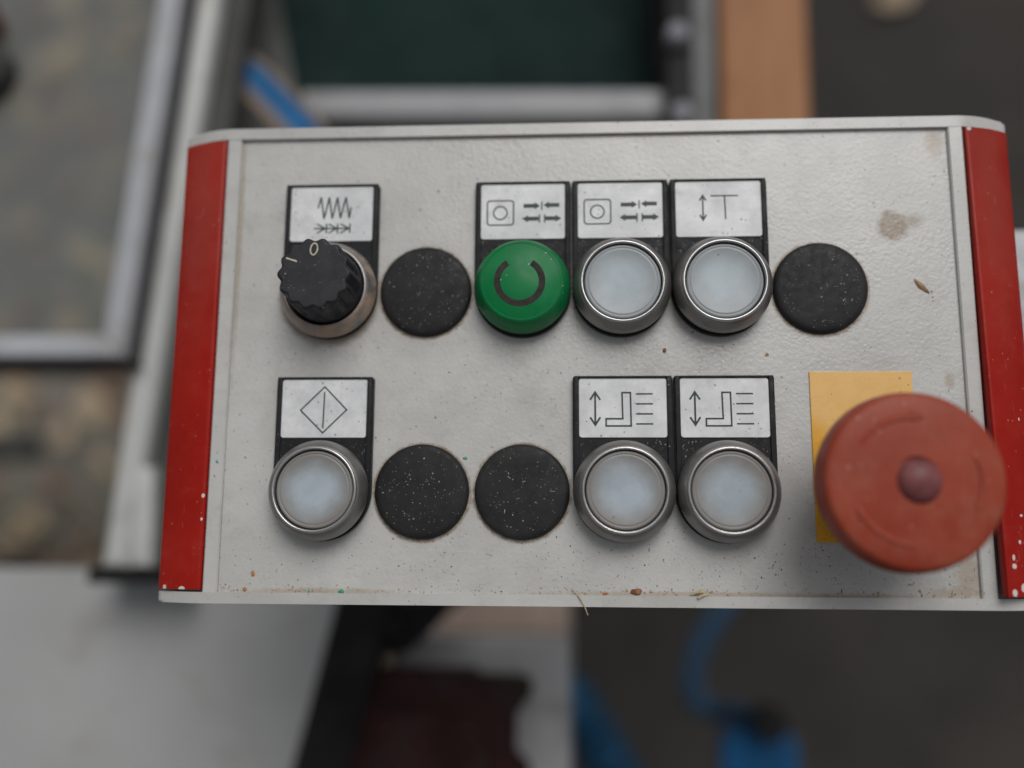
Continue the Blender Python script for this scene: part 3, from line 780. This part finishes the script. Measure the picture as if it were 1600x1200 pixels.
bm = bmesh.new(); prism(bm, [(-134.2, 7.8), (-139, 10.3), (-419, 10.8), (-419, 5.5)], -176, -160, 1); obj('gasket', bm, M['rubber'], scr)
bm = bmesh.new(); lathe(bm, [(0, -120), (7, -120.5), (12, -123), (14, -127), (14, -135), (10, -140), (10, -150), (0, -150)], (-222, 182), 40)
kb = tag(empty('clamp_knob', (-216, 180, -155)), 'red brown clamp knob with dark base at the upper left corner', 'knob')
obj('knob_head', bm, M['brown_knob'], kb, smooth=True)
bm = bmesh.new(); lathe(bm, [(0, -140), (13, -140), (15, -143), (15, -155), (0, -155)], (-221, 158), 40); obj('knob_base', bm, M['web'], kb, smooth=True)

# aluminium rail running away beside the screen
rl = tag(empty('aluminium_rail', (-135, 0, -195)), 'light aluminium rail running beside the framed screen behind the left strip', 'rail')
bm = bmesh.new(); prism(bm, [(-150.5, -90), (-137, -90), (-89, 420), (-108, 420)], -195, -167, 6); obj('tube', bm, M['alu_rail'], rl, smooth=True)
bm = bmesh.new(); prism(bm, [(-136.9, -90), (-125, -90), (-75, 420), (-88.9, 420)], -195, -176, 1); obj('web', bm, M['web'], rl, smooth=True)
bm = bmesh.new(); prism(bm, [(-135.2, -88.6), (-124.8, -88.6), (-127, -41), (-136.5, -41)], -176, -167, 2); obj('flange', bm, M['alu_rail'], rl, smooth=True)
bm = bmesh.new(); prism(bm, [(-154.5, -96.4), (-110, -96.4), (-110, -89), (-153.6, -89)], -197, -164, 1); obj('foot', bm, M['rubber'], rl)

# grey table
tb = tag(empty('machine_table', (-200, -200, -940)), 'light grey machine table at the lower left with a dark edge', 'table')
bm = bmesh.new(); prism(bm, [(-640, -90), (-38, -90.5), (-38, -109), (-102, -330), (-640, -330)], -212, -200, 2); obj('table_top', bm, M['table'], tb)
bm = bmesh.new(); prism(bm, [(-37.6, -85), (-14, -85), (-14.5, -109), (-33, -185), (-70, -330), (-101, -330), (-61, -186)], -214, -198.5, 2); obj('edge_strip', bm, M['rubber'], tb)
for x, y in ((-620, -110), (-620, -310), (-140, -310)):
    bm = bmesh.new(); box(bm, x - 18, y - 18, -948, x + 18, y + 18, -212.1); obj('leg', bm, M['alu_dark'], tb)
# dark bracket between table and grey box
bm = bmesh.new(); prism(bm, [(-16, -106), (22, -104), (15, -109.5), (-1, -124), (-6, -131), (-20, -133), (-24, -118)], -232, -205, 2)
lathe(bm, [(0, -200), (5, -200.4), (7, -203), (7, -210), (0, -210)], (-14, -119), 24)
tag(obj('hinge_bracket', bm, M['rubber'], smooth=True), 'black bracket between the table edge and the grey box', 'bracket')
# grey box under the motor cover
gb = tag(empty('grey_box', (28, -200, -945)), 'grey sheet metal box under the dark red brown cover', 'box')
bm = bmesh.new(); box(bm, -14, -320, -600, 75.4, -126.4, -225, 2.5); obj('box_body', bm, M['sheet'], gb, smooth=True)
for x in (-10, 65):
    bm = bmesh.new(); box(bm, x - 8, -315, -947, x + 8, -300, -600.1); obj('leg', bm, M['alu_dark'], gb)
    bm = bmesh.new(); box(bm, x - 8, -150, -947, x + 8, -135, -600.1); obj('leg', bm, M['alu_dark'], gb)
# motor cover
mc = tag(empty('motor_cover', (8, -200, -225)), 'dark red brown motor cover with a rounded lug, resting on the grey box', 'cover')
bm = bmesh.new()
outl = [(-31.7, -140), (26.5, -139.5), (28.5, -142.6), (50, -142.6), (54.6, -144.6), (56.2, -148.2), (54.6, -152.4), (50.2, -155), (47.2, -158.6), (46.8, -177), (48.6, -181.5), (54, -185.5), (56, -200), (56, -260), (-48, -260), (-37, -186)]
prism(bm, outl, -224.5, -203, 1.5); obj('cover_body', bm, M['motor'], mc, smooth=True)
bm = bmesh.new(); prism(bm, rrect(-22, -245, 34, -160, 5), -203.1, -200.5, 1.2); obj('cover_panel', bm, M['motor'], mc, smooth=True)
bm = bmesh.new(); lathe(bm, [(0, -198.5), (2.4, -198.7), (3, -199.6), (3, -200.6), (0, -200.6)], (12, -176), 20); obj('screw', bm, M['motor'], mc, smooth=True)
# timbers
def timber(name, pts, z0, z1, mat, label, rot=0):
    bm = bmesh.new(); prism(bm, pts, z0, z1, 1.5); tag(obj(name, bm, mat), label, 'timber')
timber('wooden_beam', [(0, -126), (75.0, -126), (75.0, 60), (0, 60)], -330, -262, M['wood_pale'], 'pale pinkish wooden beam showing between the panel and the grey box')
timber('wooden_post', [(162, 120), (211.5, 120), (219, 700), (168, 700)], -300, -230, M['wood'], 'orange brown wooden post behind the panel beside the grey column')
# dark green tray in a grey frame
tr = tag(empty('green_tray', (30, 300, -300)), 'dark green tray in a grey metal frame behind the panel', 'tray')
bm = bmesh.new(); prism(bm, [(-84, 170), (131, 170), (140, 700), (-150, 700), (-103.5, 262), (-97, 225)], -262, -241); obj('tray_floor', bm, M['green_dark'], tr)
bm = bmesh.new(); prism(bm, [(-72, 154.5), (129, 150.5), (129, 166.5), (-72, 170.5)], -262, -200, 2.5); obj('frame_rail', bm, M['tray_rail'], tr, smooth=True)
bm = bmesh.new(); prism(bm, [(-80, 134), (129, 131), (129, 150.4), (-80, 154.4)], -262, -214, 1.5); obj('frame_shelf', bm, M['alu_dark'], tr)
bm = bmesh.new(); prism(bm, [(123.5, 167), (134, 167), (141, 700), (130, 700)], -262, -205, 1); obj('gasket', bm, M['rubber'], tr)
bm = bmesh.new(); prism(bm, [(-160, 120), (-84, 120), (-84, 170), (-103.5, 262), (-155, 700), (-220, 700)], -275, -240.6, 2); obj('side_plate', bm, M['alu_dark'], tr)
cl = tag(empty('grey_column', (145, 300, -300)), 'grey metal column with bright bolts beside the green tray', 'column')
bm = bmesh.new(); prism(bm, [(126.6, 110), (140.5, 110), (147, 700), (134, 700)], -230, -186, 1); obj('column_side', bm, M['rubber'], cl)
bm = bmesh.new(); prism(bm, [(138.3, 110), (151.5, 110), (161, 700), (147, 700)], -300, -182, 3); obj('column_face', bm, M['column'], cl, smooth=True)
for x, y in ((132.6, 188), (133.6, 143), (134.2, 236), (135, 290)):
    bm = bmesh.new(); lathe(bm, [(0, -177), (4.0, -177.6), (5.8, -179.6), (6.3, -182), (6.3, -186.1), (0, -186.1)], (x, y), 24); obj('bolt', bm, M['bolt'], cl, smooth=True)
# blue strap with a tan border
sp = tag(empty('blue_strap', (-88, 160, -232)), 'blue strap with a tan border lying across the corner of the green tray', 'strap')
def ribbon(pts, w0, w1, dz, th):
    bm = bmesh.new(); P = smoothcurve(pts, 8); rows = []
    for i, p in enumerate(P):
        d = (P[min(i + 1, len(P) - 1)] - P[max(i - 1, 0)]).normalized(); s = d.cross(Vector((0, 0, 1))).normalized()
        k_ = .35 + .65 * min(1, i / 10)
        rows.append([bm.verts.new(p + s * (o_ * k_) + Vector((0, 0, zz))) for o_, zz in ((w0, dz), (w1, dz), (w1, dz - th), (w0, dz - th))])
    for a, b in zip(rows, rows[1:]):
        for q in range(4): bm.faces.new((a[q], a[(q + 1) % 4], b[(q + 1) % 4], b[q]))
    bm.faces.new(rows[0]); bm.faces.new(rows[-1][::-1]); return bm
SP = [(-114.9, 192.4, -192), (-100, 178.8, -190), (-87.1, 165.4, -190), (-74.4, 152.3, -190), (-64.8, 141.3, -191), (-56.5, 127, -195), (-50, 108, -205)]
obj('webbing', ribbon(SP, -6.2, 6.2, 0, 2.5), M['blue_bright'], sp, smooth=True)
obj('border', ribbon(SP, 6.3, 12.0, .6, 3), M['rope'], sp, smooth=True)
obj('border', ribbon(SP, -9.5, -6.3, .6, 3), M['rope'], sp, smooth=True)
# dark rail low behind the left side
bm = bmesh.new(); box(bm, -1200, 10, -730, -500, 38, -700, 3); box(bm, -1180, 11, -948, -1150, 37, -730.1)
tag(obj('low_rail', bm, M['web'], smooth=True), 'dark low rail seen past the corner of the framed screen', 'rail')
bm = bmesh.new(); box(bm, -900, 62, -500, -300, 88, -470, 3); box(bm, -880, 63, -948, -850, 87, -500.1)
tag(obj('low_rail', bm, M['alu_dark'], smooth=True), 'grey low rail just behind the dark low rail at the left', 'rail')
# hose and coupling
hs_ = tag(empty('blue_hose', (205, -170, -600)), 'thin blue hose curving down to a blue coupling at the lower right', 'hose')
bm = bmesh.new(); tube(bm, smoothcurve([(250, -60, -520), (222, -95, -505), (200, -124, -500), (181, -152, -500), (172.5, -177, -500), (174.5, -196, -500), (186, -204, -496), (200, -202, -470), (210, -197, -428)], 8), 8.2, 14); obj('hose', bm, M['blue'], hs_, smooth=True)
cp = tag(empty('hose_coupling', (209, -222, -455)), 'blue plastic coupling with a black collar at the lower right', 'coupling')
bm = bmesh.new(); prism(bm, rrect(184, -244, 236, -208, 9), -450, -428, 4); obj('coupling_body', bm, M['coupling'], cp, smooth=True)
bm = bmesh.new(); lathe(bm, [(0, -405), (10, -405.5), (12, -408), (12, -428), (0, -428)], (214, -199), 32); obj('collar', bm, M['rubber'], cp, smooth=True)
# coiled corrugated hose
bm = bmesh.new(); P = smoothcurve([(66, -190, -475), (80, -199, -455), (92, -214, -450), (104, -236, -452), (116, -262, -462), (135, -310, -500)], 16)
tube(bm, P, 17, 16)
for i in range(len(P)):
    f = 1 + .28 * math.sin(i * .62); c_ = P[i]
    bm.verts.ensure_lookup_table()
    for v in bm.verts[i * 16:(i + 1) * 16]: v.co = c_ + (v.co - c_) * f
tag(obj('corrugated_hose', bm, M['blue_coil'], smooth=True), 'blue corrugated hose emerging beside the grey box at the bottom', 'hose')

# leaf litter on the ground at the left, one leaf at the upper right
def leaf_mesh(bm, x, y, z, l, a, tilt):
    ca, sa = math.cos(a), math.sin(a); row = []
    for u in (-.5, -.25, 0, .25, .5):
        hw = .3 * (1 - (2 * u) ** 2) + .02
        r3 = []
        for v in (-hw, 0, hw):
            r3.append(bm.verts.new((x + l * (u * ca - v * sa), y + l * (u * sa + v * ca), z + l * (.06 * abs(v) / .3 + .10 * u * tilt + .06))))
        row.append(r3)
    for p, q in zip(row, row[1:]):
        for k_ in range(2): bm.faces.new((p[k_], p[k_ + 1], q[k_ + 1], q[k_]))
for nm, mat, lab, cnt, ln in (('leaf_litter', M['leaf'], 'tan fallen leaves spread over the ground at the left', 260, (32, 64)),
                              ('brown_leaf_litter', M['leaf2'], 'brown fallen leaves spread over the ground at the left', 300, (25, 60))):
    bm = bmesh.new()
    for _ in range(cnt):
        x = random.uniform(-1300, -180); y = random.uniform(-250, 900); leaf_mesh(bm, x, y, -941 + random.uniform(0, 5), random.uniform(*ln), random.uniform(0, 2 * PI), random.uniform(-1, 1))
    tag(obj(nm, bm, mat, smooth=True), lab, 'leaves', None, 'stuff')
bm = bmesh.new()
for _ in range(2500):
    x = random.uniform(-1000, -250); y = random.gauss(-150, 130); a = random.uniform(0, 2 * PI); h = random.uniform(12, 38); dx, dy = 8 * math.cos(a), 8 * math.sin(a)
    v = [bm.verts.new(c) for c in ((x - dy * .25, y + dx * .25, -942.5), (x + dy * .25, y - dx * .25, -942.5), (x + dx * 1.6, y + dy * 1.6, -942.5 + h))]; bm.faces.new(v)
tag(obj('grass', bm, M['grass']), 'sparse short grass between the leaves at the lower left', 'grass', None, 'stuff')
bm = bmesh.new(); leaf_mesh(bm, 530, 672, -945, 62, .4, .5)
tag(obj('fallen_leaf', bm, M['leaf'], smooth=True), 'single tan leaf on the dark asphalt at the upper right', 'leaf')
